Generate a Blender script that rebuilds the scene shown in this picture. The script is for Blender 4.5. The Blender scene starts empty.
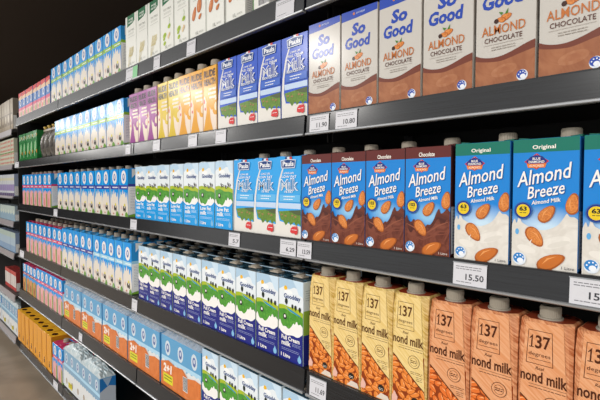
import bpy, bmesh, math, random
from mathutils import Vector, Matrix
random.seed(7)
C = bpy.context.scene.collection
sc = bpy.context.scene
PI = math.pi

# ------------------------------------------------------------------ camera, world, lights, exposure
CAM_D = 0.78                                   # lens to shelf-front distance
YAW, PITCH = math.atan(429/455), math.atan(15/455)
cd = bpy.data.cameras.new('camera'); cam = bpy.data.objects.new('camera', cd); C.objects.link(cam)
cd.sensor_width = 36; cd.lens = 36*455/600; cd.clip_start = 0.02
F = Vector((-math.cos(YAW)*math.cos(PITCH), math.sin(YAW)*math.cos(PITCH), -math.sin(PITCH)))
cam.location = (0, -CAM_D, 0)
cam.rotation_euler = F.to_track_quat('-Z', 'Y').to_euler()
sc.camera = cam
sc.view_settings.view_transform = 'Standard'; sc.view_settings.look = 'None'
sc.view_settings.gamma = 1; sc.view_settings.use_curve_mapping = False
sc.view_settings.exposure = 0.66
w = bpy.data.worlds.new('shop_air'); sc.world = w; w.use_nodes = True
w.node_tree.nodes['Background'].inputs[0].default_value = (1.0, 0.985, 0.965, 1)
w.node_tree.nodes['Background'].inputs[1].default_value = 0.8
FLOOR = -1.285
CEIL = 1.95

def srgb(h):
    h = h.lstrip('#'); v = [int(h[i:i+2], 16)/255 for i in (0, 2, 4)]
    return tuple(c/12.92 if c <= .04045 else ((c+.055)/1.055)**2.4 for c in v)

_m = {}
def mat(hexc, rough=.2, kind='flat', c2=None, scale=20., spec=.27, metal=0., coat=0.):
    key = (hexc, rough, kind, c2, scale, spec, metal, coat)
    if key in _m: return _m[key]
    m = bpy.data.materials.new('print_'+hexc.strip('#')+'_'+kind); m.use_nodes = True
    nt = m.node_tree; b = nt.nodes['Principled BSDF']
    col = srgb(hexc)
    b.inputs['Base Color'].default_value = (*col, 1)
    b.inputs['Roughness'].default_value = rough
    b.inputs['Specular IOR Level'].default_value = spec
    b.inputs['Metallic'].default_value = metal
    b.inputs['Coat Weight'].default_value = coat; b.inputs['Coat Roughness'].default_value = .12
    L = nt.links
    if kind != 'flat':
        tc = nt.nodes.new('ShaderNodeTexCoord'); mp = nt.nodes.new('ShaderNodeMapping')
        L.new(tc.outputs['Object'], mp.inputs[0])
        no = nt.nodes.new('ShaderNodeTexNoise'); no.inputs['Scale'].default_value = scale if not isinstance(scale, tuple) else 20
        no.inputs['Detail'].default_value = 3
        if kind == 'grain':
            mp.inputs['Rotation'].default_value = (0, math.radians(-38), 0)
            m2 = nt.nodes.new('ShaderNodeMapping'); m2.inputs['Scale'].default_value = (.3, 1, 5)
            L.new(mp.outputs[0], m2.inputs[0]); mp = m2
        if kind == 'swirl': no.inputs['Distortion'].default_value = 2.5
        if kind == 'brushed': mp.inputs['Scale'].default_value = (.3, 3, 12)
        L.new(mp.outputs[0], no.inputs['Vector'])
        cr = nt.nodes.new('ShaderNodeValToRGB')
        cr.color_ramp.elements[0].position = .35; cr.color_ramp.elements[1].position = .65
        cr.color_ramp.elements[0].color = (*srgb(c2 or hexc), 1); cr.color_ramp.elements[1].color = (*col, 1)
        L.new(no.outputs['Fac'], cr.inputs[0]); L.new(cr.outputs[0], b.inputs['Base Color'])
        if kind == 'glow':      # printed radial blend: scale=(x, z, radius) in metres on the panel
            gx, gz, gr = scale; L.new(tc.outputs['Object'], mp.inputs[0])
            mp.vector_type = 'POINT'; mp.inputs['Scale'].default_value = (1/gr, 0, 1/gr/.62); mp.inputs['Location'].default_value = (-gx/gr, 0, -gz/gr/.62)
            gd = nt.nodes.new('ShaderNodeTexGradient'); gd.gradient_type = 'SPHERICAL'; L.new(mp.outputs[0], gd.inputs[0]); L.new(gd.outputs['Fac'], cr.inputs[0])
            cr.color_ramp.elements[0].position = 0.; cr.color_ramp.elements[1].position = .75
            cr.color_ramp.elements[0].color = (*col, 1); cr.color_ramp.elements[1].color = (*srgb(c2), 1)
        if kind == 'crinkle':
            bu = nt.nodes.new('ShaderNodeBump'); bu.inputs['Strength'].default_value = .8; bu.inputs['Distance'].default_value = .004
            L.new(no.outputs['Fac'], bu.inputs['Height']); L.new(bu.outputs[0], b.inputs['Normal'])
    _m[key] = m
    return m

def area(name, loc, sx, sy, power, col=(1, .97, .93)):
    l = bpy.data.lights.new(name, 'AREA'); l.shape = 'RECTANGLE'; l.size = sx; l.size_y = sy
    l.energy = power; l.color = col
    o = bpy.data.objects.new(name, l); C.objects.link(o); o.location = loc
    return o
LIGHT_X = [2.3, -0.5, -3.3, -6.1, -8.9, -11.7]
for x in LIGHT_X:
    area('ceiling_lamp_light', (x, -2.7, 1.405), .24, .30, 38)

# ------------------------------------------------------------------ mesh helpers
class MB:
    """collects geometry for ONE mesh object"""
    def __init__(s): s.v = []; s.f = []; s.mi = []; s.mats = []; s.smooth = []
    def slot(s, m):
        if m not in s.mats: s.mats.append(m)
        return s.mats.index(m)
    def add(s, vs, fs, m, smooth=False):
        o = len(s.v); s.v += [tuple(v) for v in vs]; k = s.slot(m)
        for f in fs: s.f.append([i+o for i in f]); s.mi.append(k); s.smooth.append(smooth)
    def box(s, x0, x1, y0, y1, z0, z1, m, bev=0.):
        if bev <= 0:
            vs = [(x, y, z) for z in (z0, z1) for y in (y0, y1) for x in (x0, x1)]
            s.add(vs, [(0, 2, 3, 1), (4, 5, 7, 6), (0, 1, 5, 4), (2, 6, 7, 3), (0, 4, 6, 2), (1, 3, 7, 5)], m)
            return
        bm = bmesh.new(); bmesh.ops.create_cube(bm, size=1)
        for v in bm.verts:
            v.co = Vector(((x0+x1)/2+v.co.x*(x1-x0), (y0+y1)/2+v.co.y*(y1-y0), (z0+z1)/2+v.co.z*(z1-z0)))
        bmesh.ops.bevel(bm, geom=bm.edges[:], offset=bev, segments=1, affect='EDGES')
        s.bm(bm, m)
    def bm(s, bm, m, smooth=False):
        bm.verts.index_update()
        s.add([v.co[:] for v in bm.verts], [[v.index for v in f.verts] for f in bm.faces], m, smooth); bm.free()
    def cyl(s, cx, cy, z0, z1, r0, r1, m, n=20, cap=True, smooth=True):
        vs = [(cx+r0*math.cos(2*PI*i/n), cy+r0*math.sin(2*PI*i/n), z0) for i in range(n)]
        vs += [(cx+r1*math.cos(2*PI*i/n), cy+r1*math.sin(2*PI*i/n), z1) for i in range(n)]
        s.add(vs, [(i, (i+1) % n, n+(i+1) % n, n+i) for i in range(n)], m, smooth)
        if cap: s.add(vs[n:], [tuple(range(n))], m); s.add(vs[:n], [tuple(reversed(range(n)))], m)
    def lathe(s, cx, cy, prof, m, n=22):
        for (r0, z0), (r1, z1) in zip(prof, prof[1:]): s.cyl(cx, cy, z0, z1, r0, r1, m, n, cap=False)
    def prism(s, pts, y0, y1, m):
        """pts (x,z) outline extruded in y"""
        n = len(pts); vs = [(x, y0, z) for x, z in pts]+[(x, y1, z) for x, z in pts]
        s.add(vs, [tuple(range(n)), tuple(reversed(range(n, 2*n)))]+[(i, i+n, (i+1) % n+n, (i+1) % n) for i in range(n)], m)
    def build(s, name, parent=None):
        me = bpy.data.meshes.new(name); me.from_pydata(s.v, [], s.f)
        for m in s.mats: me.materials.append(m)
        me.polygons.foreach_set('material_index', s.mi); me.polygons.foreach_set('use_smooth', s.smooth)
        me.update()
        o = bpy.data.objects.new(name, me); C.objects.link(o)
        if parent: o.parent = parent
        return o

def thing(name, label, cat, loc=(0, 0, 0), rz=0., group=None):
    o = bpy.data.objects.new(name, None); C.objects.link(o); o.empty_display_size = .05
    o.location = loc; o.rotation_euler = (0, 0, rz); o['label'] = label; o['category'] = cat
    if group: o['group'] = group
    return o
def struct(o): o['kind'] = 'structure'; return o
def copy_tree(o, parent=None):
    c = o.copy(); C.objects.link(c)
    if parent: c.parent = parent
    for ch in KIDS.get(o.name, []): copy_tree(ch, c)
    return c
KIDS = {}
def reg(root):
    def rec(o):
        KIDS[o.name] = [c for c in bpy.data.objects if c.parent == o]
        for c in KIDS[o.name]: rec(c)
    rec(root); return root

# text outlines, made once per string at unit size
_t = {}
def glyphs(s, bold):
    k = (s, bold)
    if k in _t: return _t[k]
    cu = bpy.data.curves.new('t', 'FONT'); cu.body = s; cu.size = 1; cu.offset = bold; cu.resolution_u = 2; cu.fill_mode = 'FRONT'
    ob = bpy.data.objects.new('t', cu); C.objects.link(ob)
    bpy.context.view_layer.update()
    me = bpy.data.meshes.new_from_object(ob.evaluated_get(bpy.context.evaluated_depsgraph_get()))
    vs = [(v.co.x, v.co.y) for v in me.vertices]; fs = [tuple(p.vertices) for p in me.polygons]
    bpy.data.objects.remove(ob); bpy.data.curves.remove(cu); bpy.data.meshes.remove(me)
    xs = [v[0] for v in vs]; ys = [v[1] for v in vs]
    x0, x1, y0, y1 = min(xs), max(xs), min(ys), max(ys)
    vs = [((x-x0)/(x1-x0)-.5, (y-y0)/(y1-y0)-.5) for x, y in vs]
    _t[k] = (vs, fs); return _t[k]

def clip(poly, x0, x1, y0, y1):
    for ax, val, sg in ((0, x0, 1), (0, x1, -1), (1, y0, 1), (1, y1, -1)):
        out = []
        for i in range(len(poly)):
            a, b = poly[i-1], poly[i]
            ia, ib = (a[ax]-val)*sg >= 0, (b[ax]-val)*sg >= 0
            if ia != ib:
                t = (val-a[ax])/(b[ax]-a[ax]); out.append((a[0]+t*(b[0]-a[0]), a[1]+t*(b[1]-a[1])))
            if ib: out.append(b)
        poly = out
        if len(poly) < 3: return []
    return poly

class Face:
    """artwork on one flat panel, mm units; P(u,v,layer) -> xyz"""
    def __init__(s, mb, W, H, place):
        s.mb, s.W, s.H, s.place, s.n = mb, W, H, place, 0
    def poly(s, pts, m, up=True):
        pts = clip(pts, .4, s.W-.4, .4, s.H-.4)
        if len(pts) < 3: return
        if up: s.n += 1
        a = sum(pts[i-1][0]*pts[i][1]-pts[i][0]*pts[i-1][1] for i in range(len(pts)))
        if a < 0: pts = pts[::-1]
        s.mb.add([s.place(x, y, s.n) for x, y in pts], [tuple(range(len(pts)))], m)
    def rect(s, x0, x1, y0, y1, m): s.poly([(x0, y0), (x1, y0), (x1, y1), (x0, y1)], m)
    def ell(s, cx, cy, rx, ry, m, rot=0, n=16):
        r = math.radians(rot); c, q = math.cos(r), math.sin(r)
        s.poly([(cx+rx*math.cos(t)*c-ry*math.sin(t)*q, cy+rx*math.cos(t)*q+ry*math.sin(t)*c) for t in [2*PI*i/n for i in range(n)]], m)
    def text(s, t, x0, x1, y0, y1, m, rot=0., shear=0., bold=.0):
        s.n += 1
        vs, fs = glyphs(t, bold); w, h = x1-x0, y1-y0; cx, cy = (x0+x1)/2, (y0+y1)/2
        r = math.radians(rot); c, q = math.cos(r), math.sin(r); o = []
        for x, y in vs:
            X, Y = x*w+shear*y*h, y*h
            o.append((cx+X*c-Y*q, cy+X*q+Y*c))
        if min(p[0] for p in o) < .4 or max(p[0] for p in o) > s.W-.4:      # lettering that runs off the panel
            for f_ in fs:
                pts = clip([o[i] for i in f_], .4, s.W-.4, .4, s.H-.4)
                if len(pts) > 2: s.mb.add([s.place(a, b, s.n) for a, b in pts], [tuple(range(len(pts)))], m)
            return
        s.mb.add([s.place(a, b, s.n) for a, b in o], fs, m)
    def line(s, pts, wd, m):
        a, b = [], []
        for i, (x, y) in enumerate(pts):
            p, q = pts[max(0, i-1)], pts[min(len(pts)-1, i+1)]
            dx, dy = q[0]-p[0], q[1]-p[1]; L = math.hypot(dx, dy) or 1
            ww = wd[i] if isinstance(wd, (list, tuple)) else wd
            a.append((x-dy/L*ww/2, y+dx/L*ww/2)); b.append((x+dy/L*ww/2, y-dx/L*ww/2))
        s.poly(a+b[::-1], m)
    def almond(s, cx, cy, L, rot, fat=.62, base='#dc8a42', dark='#a4561f', lite='#e09a5a', plain=False):
        r = math.radians(rot); c, q = math.cos(r), math.sin(r)
        def sh(k, off=0):
            out = []
            for i in range(18):
                t = 2*PI*i/18; x = math.cos(t)*L/2*k; y = math.sin(t)*L/2*fat*.95*k*(1-.22*math.cos(t))+off
                out.append((cx+x*c-y*q, cy+x*q+y*c))
            return out
        s.poly(sh(1), mat(dark)); s.poly(sh(.86, L*.02), mat(base) if plain else mat(base, kind='swirl', c2='#bd6c30', scale=140.))
        s.poly([(cx+(x*c-y*q), cy+(x*q+y*c)) for x, y in [(-L*.3, L*.03), (-L*.05, L*.16), (L*.28, L*.1), (-.02*L, L*.1)]], mat(lite))
    def splash(s, pts, m):           # pts: top outline left->right; filled to the bottom
        q = [(p[0]*s.W, p[1]) for p in pts]
        for _ in range(2):           # round the corners of the outline
            o = [q[0]]
            for a, b in zip(q, q[1:]): o += [(a[0]*.75+b[0]*.25, a[1]*.75+b[1]*.25), (a[0]*.25+b[0]*.75, a[1]*.25+b[1]*.75)]
            q = o+[q[-1]]
        s.poly([(0, 0)]+q+[(s.W, 0)], m)
    def fine(s, x0, x1, y, n, m, dy=3., h=1.1):   # rows of tiny unreadable lines, drawn as dashes
        rr = random.Random(int(x0*7+y*13))
        for k in range(n):
            x = x0
            while x < x1-2:
                d = rr.uniform(3, 9); s.rect(x, min(x+d, x1), y-k*dy, y-k*dy+h, m); s.n -= 1; x += d+1.2
        s.n += 1

def jag(x0, x1, y, amp, n, seed=1):
    r = random.Random(seed); out = []
    for i in range(n+1):
        out.append((x0+(x1-x0)*i/n, y+(amp if i % 2 else -amp)*r.uniform(.4, 1)))
    return out

W_ = '#e9e6e0'
NAVY = '#1d2f7c'
def star_badge(f, x, y, r, blue='#2456b4'):
    f.ell(x, y, r, r, mat('#dfe6ee')); f.ell(x-.1*r, y+.15*r, r*.86, r*.8, mat(blue)); f.ell(x+.12*r, y-.25*r, r*.48, r*.42, mat('#e8ecf2'))
    for a in (30, 75, 120, 165): f.ell(x+.62*r*math.cos(math.radians(a)), y+.62*r*math.sin(math.radians(a)), r*.13, r*.13, mat('#e8ecf2'), n=6); f.n -= 1
    f.n += 1
def barcode(f, x0, x1, y0, y1, rnd=3):
    f.rect(x0, x1, y0, y1, mat('#e8e8e8')); r = random.Random(rnd); x = x0+1.5; k = f.n
    while x < x1-1.5:
        wd = r.choice((.6, .9, 1.4)); f.rect(x, x+wd, y0+2, y1-1.5, mat('#202020')); f.n -= 1; x += wd+r.choice((.6, 1.))
    f.n += 1

LY = 0.00008
CAPC = '#a59b8c'
# ------------------------------------------------------------------ carton builder
def carton(name, label, cat, art, W=96, H=207, D=88, base=W_, side=None, top=None, cap=True, cap_hex=CAPC, sideart=None, capx=8, flap=True, capflat=False, capy=None, capz=0):
    """flat-topped brick carton: body (with its print), folded top seam, screw cap"""
    t = thing(name, label, cat)
    mb = MB(); w, h, d = W/1000, H/1000, D/1000
    bm = bmesh.new(); bmesh.ops.create_cube(bm, size=1)
    for v in bm.verts: v.co = Vector((v.co.x*w, d/2+v.co.y*d, h/2+v.co.z*h))
    bmesh.ops.bevel(bm, geom=bm.edges[:], offset=.0012, segments=1, affect='EDGES')
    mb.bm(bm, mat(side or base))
    if top:
        mb.add([(-w/2+.001, .001, h+LY), (w/2-.001, .001, h+LY), (w/2-.001, d-.001, h+LY), (-w/2+.001, d-.001, h+LY)], [(0, 1, 2, 3)], mat(top))
    f = Face(mb, W, H, lambda x, y, n: (x/1000-w/2, -LY*(n+1), y/1000))
    f.rect(0, W, 0, H, mat(base)); art(f)
    g = Face(mb, D, H, lambda x, y, n: (w/2+LY*(n+1), x/1000, y/1000))
    if sideart: sideart(g)
    else: g.rect(3, D-3, 6, H*.45, mat('#d8d6d0')); g.fine(8, D-8, H*.42, 12, mat('#6a6f80'), dy=6)
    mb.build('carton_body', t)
    if flap:
        s = MB(); fm = mat(top or side or base)
        s.box(-w/2+.002, w/2-.002, d*.5-.0008, d*.5+.0045, h, h+.0012, fm)
        s.prism([(-w/2+.002, h), (-w/2+.02, h+.0025), (-w/2+.002, h+.004)], d*.2, d*.5, fm)
        s.prism([(w/2-.002, h), (w/2-.002, h+.004), (w/2-.02, h+.0025)], d*.2, d*.5, fm)
        s.build('folded_top_seam', t)
    if cap:
        c = MB(); cm = mat(cap_hex, rough=.45)
        cx, cy = capx/1000, capy or d*.72; h += capz
        if capz: c.cyl(cx, cy, h-capz, h+.002, .014, .0138, cm)
        if capflat: cy = d*.5; c.box(cx-.019, cx+.019, cy-.013, cy+.013, h+.0014, h+.006, cm, .002); c.lathe(cx, cy, [(.0125, h+.006), (.0125, h+.010), (.0001, h+.0105)], cm)
        else: c.lathe(cx, cy, [(.0175, h+.0012), (.0175, h+.004), (.0152, h+.0045), (.0152, h+.017), (.0142, h+.0188), (.0001, h+.0190)], cm)
        for i in range(0 if capflat else 24):
            a = 2*PI*i/24
            c.box(cx+.0151*math.cos(a)-.0005, cx+.0151*math.cos(a)+.0005, cy+.0151*math.sin(a)-.0005, cy+.0151*math.sin(a)+.0005, h+.005, h+.0165, cm)
        c.build('screw_cap', t)
    return reg(t)

# ---- artworks
def art_so_good(f):
    W, H = f.W, f.H; bl = mat('#2445a8')
    f.poly([(0, H-21), (W*.45, H-19.5), (W, H-15), (W, H), (0, H)], bl)
    f.ell(W*.36, H-9, 3, 3, mat('#c8743a')); f.text('SANITARIUM', W*.42, W*.66, H-11, H-7, mat('#c8cfe0'))
    f.text('So', 31, 69, 159, 186, bl, shear=.15, bold=.045)
    f.text('Good', 11, 80, 131, 157, bl, shear=.1, bold=.04)
    f.almond(52, 113, 20, 15); f.almond(44, 110, 15, 160); f.ell(36, 109, 4, 4, mat('#3a2018'))
    f.poly([(44, 117), (40, 124), (48, 121)], mat('#4a7a2a')); f.poly([(50, 118), (56, 127), (55, 118)], mat('#4a7a2a'))
    f.text('ALMOND', 11, 84, 87, 103, mat('#bb6d33'), bold=.008)
    f.text('CHOCOLATE', 16, 79, 74.5, 83, mat('#54281c'), bold=.004)
    f.rect(14, 80, 70.5, 71, mat('#9a9088'))
    f.fine(28, 68, 65, 2, mat('#a09890'), dy=4)
    f.splash([(0, 57), (.1, 52), (.25, 48.5), (.4, 48), (.55, 51), (.7, 56), (.85, 62), (1, 66)], mat('#70392a'))
    f.splash([(0, 47), (.12, 44), (.3, 41), (.45, 40), (.6, 43), (.75, 47), (.9, 50), (1, 52)], mat('#a56c4a', kind='swirl', c2='#935a3c', scale=22.))
    f.ell(50, 24, 22, 10, mat('#b07a58', kind='swirl', c2='#a06644', scale=22.), rot=10)
    f.ell(52, 25, 13, 5.5, mat('#985c3e', kind='swirl', c2='#a56c4a', scale=22.), rot=10)
    star_badge(f, 80, 11, 9, '#2c4aa5')

def art_breeze(choc):
    def art(f):
        W, H = f.W, f.H; x = W/100; wt = mat('#eeeae2')
        f.rect(0, W, H-22, H, mat('#5e2420' if choc else '#10705f'))
        f.text('Chocolate' if choc else 'Original', W*.31, W*.66, H-19, H-10.5, wt, bold=.02)
        f.rect(0, W, 0, 125, mat('#147fd0', kind='glow', c2='#c2dcee' if not choc else '#8cc0e4', scale=(.003, .06 if not choc else .076, .07 if not choc else .045)))
        # grower's diamond emblem
        cx, cy = W*.375, H-38
        f.poly([(cx-19, cy+1), (cx, cy+14), (cx+19, cy+1), (cx, cy-12)], mat('#b8322c')); f.poly([(cx-16, cy+1), (cx, cy+12), (cx+16, cy+1), (cx, cy-10)], mat('#e6dfe0'))
        f.poly([(cx-16.5, cy+1), (cx-9, cy+9), (cx, cy+11.5), (cx+9, cy+9), (cx+16.5, cy+1), (cx, cy-9)], mat(NAVY))
        f.text('BLUE', cx-6, cx+6, cy+3.5, cy+7.5, wt, bold=.02); f.text('DIAMOND', cx-12, cx+12, cy-1.5, cy+2.5, wt, bold=.02)
        f.poly([(cx-15, cy-2.5), (cx+15, cy-2.5), (cx+13, cy-9), (cx-13, cy-9)], mat('#e07a28')); f.text('ALMONDS', cx-11, cx+11, cy-7.6, cy-4, wt)
        for (s_, a) in (('Almond', (8*x, 89*x, H-71, H-47)), ('Breeze', (25*x, 81*x, H-93, H-73.5))):
            f.text(s_, a[0]+1, a[1]+1, a[2]-1.2, a[3]-1.2, mat('#174f96'), rot=11, shear=.28, bold=.015)
            f.text(s_, *a, mat('#f0ede6'), rot=11, shear=.28, bold=.008)
        f.text('Almond Milk', 31*x, 75*x, H-104, H-97.5, wt, rot=9, shear=.2, bold=.02)
        f.almond(92*x, 106, 34, 82, fat=.6)
        if choc:
            pr = [(0, 66), (.05, 78), (.08, 66), (.15, 60), (.22, 70), (.26, 60), (.36, 52), (.45, 50), (.52, 60), (.58, 57), (.66, 68), (.72, 84), (.78, 92), (.8, 80), (.88, 84), (.94, 92), (1, 84)]
            f.splash(pr, mat('#6b3424', kind='swirl', c2='#4a2018', scale=30.))
            f.splash([(a, b-14-8*math.sin(a*9)) for a, b in pr], mat('#5c2a1d', kind='swirl', c2='#7c4230', scale=36.))
            f.line([(5, 58), (25, 50), (50, 42), (75, 58), (96, 66)], [1, 3, 2, 3, 1], mat('#8a4e38'))
            f.line([(8, 40), (40, 28), (70, 40), (96, 44)], [1, 2, 2, 1], mat('#7c4230'))
        else:
            pr = [(0, 62), (.05, 70), (.08, 62), (.12, 76), (.15, 68), (.22, 64), (.35, 58), (.5, 56), (.62, 60), (.72, 66), (.8, 72), (.84, 80), (.88, 73), (.95, 74), (1, 69)]
            pr = [(a, b+6*(1+(b > 68))) for a, b in pr]; f.splash(pr, mat('#e0dcd4', kind='swirl', c2='#d2cdc4', scale=25.))
            f.ell(66, 44, 24, 9, mat('#e6e2da', kind='swirl', c2='#dad6ce', scale=25.), rot=18); f.ell(72, 42, 17, 4, mat('#d6d2c9'), rot=18); f.ell(24, 30, 15, 6, mat('#e2ded6'), rot=-14)
            f.ell(9, 58, 3, 5, mat('#5fa6da')); f.ell(13, 84, 1.6, 2.6, mat('#d9d4ca'))
        f.almond(55*x, 89, 33, 50); f.almond(37*x, 51, 37, -52)
        f.poly([(29*x, 42), (33*x, 47), (31*x, 39), (35*x, 41), (30*x, 34)], mat('#e6e2da' if not choc else '#6b3424'))
        f.almond(62*x, 13, 46, 28, fat=.5, base='#c66b24')
        bx, by = 18.5*x, 93
        f.ell(bx, by, 14.5, 14.5, mat('#2b5fa8')); f.ell(bx, by, 13, 13, mat(NAVY)); f.ell(bx, by, 10.5, 10.5, mat('#e2c31e'))
        f.text('103' if choc else '63', bx-6, bx+6, by-.5, by+7, mat('#22241e'), bold=.04); f.fine(bx-5, bx+5, by-4, 1, mat('#3a3a20'))
        star_badge(f, 14*x, 13, 10.5, '#2f7fc4')
        f.text('1 Litre', W*.78, W*.96, 3.5, 8, mat('#4a4a52' if not choc else '#e8e0d8'))
    return art

def art_milk(royal):
    def art(f):
        W, H = f.W, f.H; nv = mat('#173a78'); wt = mat('#e9ecef')
        f.rect(0, W, 113, 122, mat('#2a55a8' if royal else '#3aa0dc'))
        # milk pour swoosh
        f.poly([(0, 0), (0, 60), (4, 105), (14, 150), (27, 178), (32, 178), (20, 150), (11, 105), (9, 66), (16, 40), (W, 30), (W, 0)], mat('#dedbd4'))
        f.poly([(12, 74), (W, 74), (W, 88), (11, 88)], mat('#bcd0e8'))
        f.poly([(12, 66), (W, 72), (W, 30), (88, 38), (80, 30), (72, 40), (58, 31), (52, 40), (40, 30), (30, 42), (20, 44)], mat('#6e8f34', kind='swirl', c2='#4f7428', scale=60.))
        f.poly([(50, 69), (W, 72), (W, 58), (75, 60)], mat('#4c5a34'))
        for (a, b) in ((25, 58), (40, 55), (66, 57), (78, 54)): f.ell(a, b, 4.5, 2.2, mat('#a0764e'), n=8); f.rect(a-3, a-2, b-5, b, mat('#8a6a4c'))
        f.text('LONG LIFE', 34, 72, 163, 168, wt, bold=.02); f.text('FULL CREAM' if royal else 'LOW FAT', 26, 82, 153, 160, wt, bold=.02)
        for k, ch in enumerate('Milk'):
            x0 = (22, 52, 60, 70)[k]; x1 = (50, 57, 66, 88)[k]; y1 = (150, 142, 152, 152)[k]
            f.text(ch, x0-1, x1+1, 121, y1, wt, bold=.03); f.text(ch, x0, x1, 122.5, y1-2, mat('#1c3f9c' if royal else '#2b80bb'), bold=-.01)
        f.text('REDUCED FAT' if royal else '1% FAT', (22 if royal else 38), (86 if royal else 70), 114.5, 120.5, wt, bold=.02)
        f.rect(18, W, 92, 110, mat('#3c66c0' if royal else '#5fb2e4')); f.fine(34, 76, 104, 1, wt, h=2); f.fine(34, 70, 97, 1, wt, h=2)
        # brand badge with tricolour ribbon
        f.poly([(40, 197), (66, 199), (66, H-1), (40, H-1)], mat('#dcdfe4')); f.rect(40, 48, 197, H-1, nv); f.rect(57, 66, 198, H-1, mat('#c23b3a'))
        f.poly([(25, 178), (77, 178), (81, 199), (50, 202), (23, 199)], mat('#cfd8e6')); f.poly([(27, 180), (75, 180), (78.5, 197), (50, 200), (25.5, 197)], nv)
        f.text('Pauls', 31, 73, 183, 196, wt, bold=.03)
        # red map emblem
        f.poly([(60, 14), (62, 24), (70, 30), (74, 29), (77, 31), (79, 27), (83, 33), (88, 22), (87, 12), (80, 8), (74, 12), (67, 11)], mat('#cf3a3c'))
        f.fine(66, 84, 20, 1, wt, h=1.4)
    return art

def art_meadow(navy):
    def art(f):
        W, H = f.W, f.H; wt = mat('#eceae6'); nv = mat('#22417c'); k = 1 if navy else 0
        f.poly([(0, H), (W, H), (W, H-24), (60, H-18), (40, H-26), (20, H-20), (0, H-30)], mat('#b4cfe4' if not navy else '#a9c6dc'))
        f.poly([(55, H), (W, H), (W, H-40), (78, H-34), (70, H-20)], mat('#c6dbea'))
        f.ell(27, H-24, 6.5, 6.5, mat('#e3b32a')); f.ell(38, H-33, 16, 6, mat('#eef0f0'))
        f.text('Goodday', 20, 84, H-54, H-38, nv, bold=.03)
        hill = 143 if navy else 130
        f.splash([(0, hill), (.2, hill+3), (.45, hill-1), (.7, hill+2), (1, hill-8)], mat('#b0b82e', kind='swirl', c2='#9cb42c', scale=30.))
        f.splash([(0, hill-12), (.3, hill-6), (.55, hill-16), (.8, hill-14), (1, hill-20)], mat('#5aa03a', kind='swirl', c2='#3f8630', scale=40.))
        if navy:
            f.poly([(26, hill-2), (50, hill-7), (84, hill-16), (84, hill-19), (45, hill-12)], mat('#2f8fb4'))
            for a, b, s in ((30, hill+6, 7), (54, hill-2, 5), (66, hill-4, 5.5), (82, hill-6, 5.5)): f.ell(a, b+s, s*.85, s*1.2, mat('#26302c'), n=9); f.rect(a-.8, a+.8, b-3, b, mat('#3a2a20'))
        else:
            for a, b, s in ((40, hill+3, 7), (62, hill-1, 6), (78, hill+5, 7)):
                f.ell(a, b, s*1.1, s*.6, mat('#2c2a2c'), n=8); f.ell(a-s, b+s*.6, s*.35, s*.6, mat('#2c2a2c'), n=6); f.ell(a+1, b, s*.4, s*.3, wt, n=6)
                f.rect(a-s*.8, a-s*.5, b-s, b, mat('#2c2a2c')); f.rect(a+s*.5, a+s*.8, b-s, b, mat('#2c2a2c'))
        f.ell(25, hill-28, 7, 8, mat('#2c2a2c')); f.ell(25, hill-27, 3.6, 4, wt)
        f.splash([(0, hill-47), (.06, hill-36), (.12, hill-50), (.2, hill-56), (.3, hill-52), (.42, hill-60), (.55, hill-50), (.63, hill-38), (.68, hill-44), (.76, hill-30), (.82, hill-42), (.9, hill-36), (1, hill-44)], wt)
        top = 78 if not navy else 78
        f.splash([(0, top+2), (.15, top-8), (.35, top-12), (.6, top-6), (.8, top-10), (1, top+4)], mat('#20277c' if navy else '#1898de'))
        f.text('Full Cream' if navy else 'Low Fat', 12, 82 if navy else 76, 54, 66, wt, bold=.03); f.text('milk', 12, 48, 39, 52, wt, bold=.03)
        f.fine(54, 86, 49, 3, mat('#9aa4c8' if navy else '#c8e0f0')); f.fine(12, 80, 31, 2, mat('#9aa4c8' if navy else '#c8e0f0'), dy=4)
        f.text('1 Litre', 10, 46, 8, 18, wt, bold=.03); f.ell(82, 13, 7, 8, mat('#7fb6dc')); f.poly([(77, 17), (82, 27), (87, 17)], mat('#7fb6dc'))
    return art

def art_oval(band, kind='cow'):
    def art(f):
        W, H = f.W, f.H; wt = mat('#e8e6e2')
        f.rect(0, 16, 0, H, mat('#3aa4dc'))
        pr = [(0, 100), (.12, 80), (.25, 104), (.4, 88), (.55, 112), (.7, 86), (.85, 104), (1, 60)]
        if kind == 'cow': f.splash([(.0, 100), (.06, 70), (.14, 90), (.2, 112), (.26, 92), (.34, 92), (.42, 120), (.5, 96), (.58, 96), (.66, 110), (.74, 80), (.84, 84), (.9, 112), (.96, 60), (1, 40)], mat('#dcd4c8'))
        elif kind == 'berry':
            f.splash([(a, b) for a, b in pr], mat('#e0a4a4')); f.rect(W*.72, W, 0, 82, mat('#8a9a4c')); f.ell(30, 30, 14, 26, mat('#d88888'))
        else:
            f.splash([(a, b) for a, b in pr], mat('#c88a4c')); f.rect(W*.7, W, 0, 90, mat('#7c8a34')); f.ell(30, 34, 14, 28, mat('#8c4a28'))
        f.rect(0, W, 116, 134, mat(band)); f.fine(26, 84, 122, 1, mat('#e8ecea'), h=5)
        f.ell(50, 168, 25, 29, wt, n=20); f.ell(50, 168, 12, 16, mat('#5a70ac'), n=14); f.ell(50, 170, 6, 9, mat('#d0d6e2'), n=10)
        if kind == 'cow':
            f.ell(58, 48, 8, 8, mat('#d8cc5c')); f.ell(50, 34, 9, 12, mat('#3a3430')); f.ell(64, 32, 6, 13, mat('#4a4440')); f.ell(57, 40, 3, 5, wt)
            f.ell(24, 38, 4, 9, mat('#d8a8a0')); f.poly([(60, 0), (66, 16), (78, 22), (W, 10), (W, 0)], mat('#6a9a3c')); f.ell(36, 9, 6, 4, mat('#b8605a'))
    return art
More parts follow.
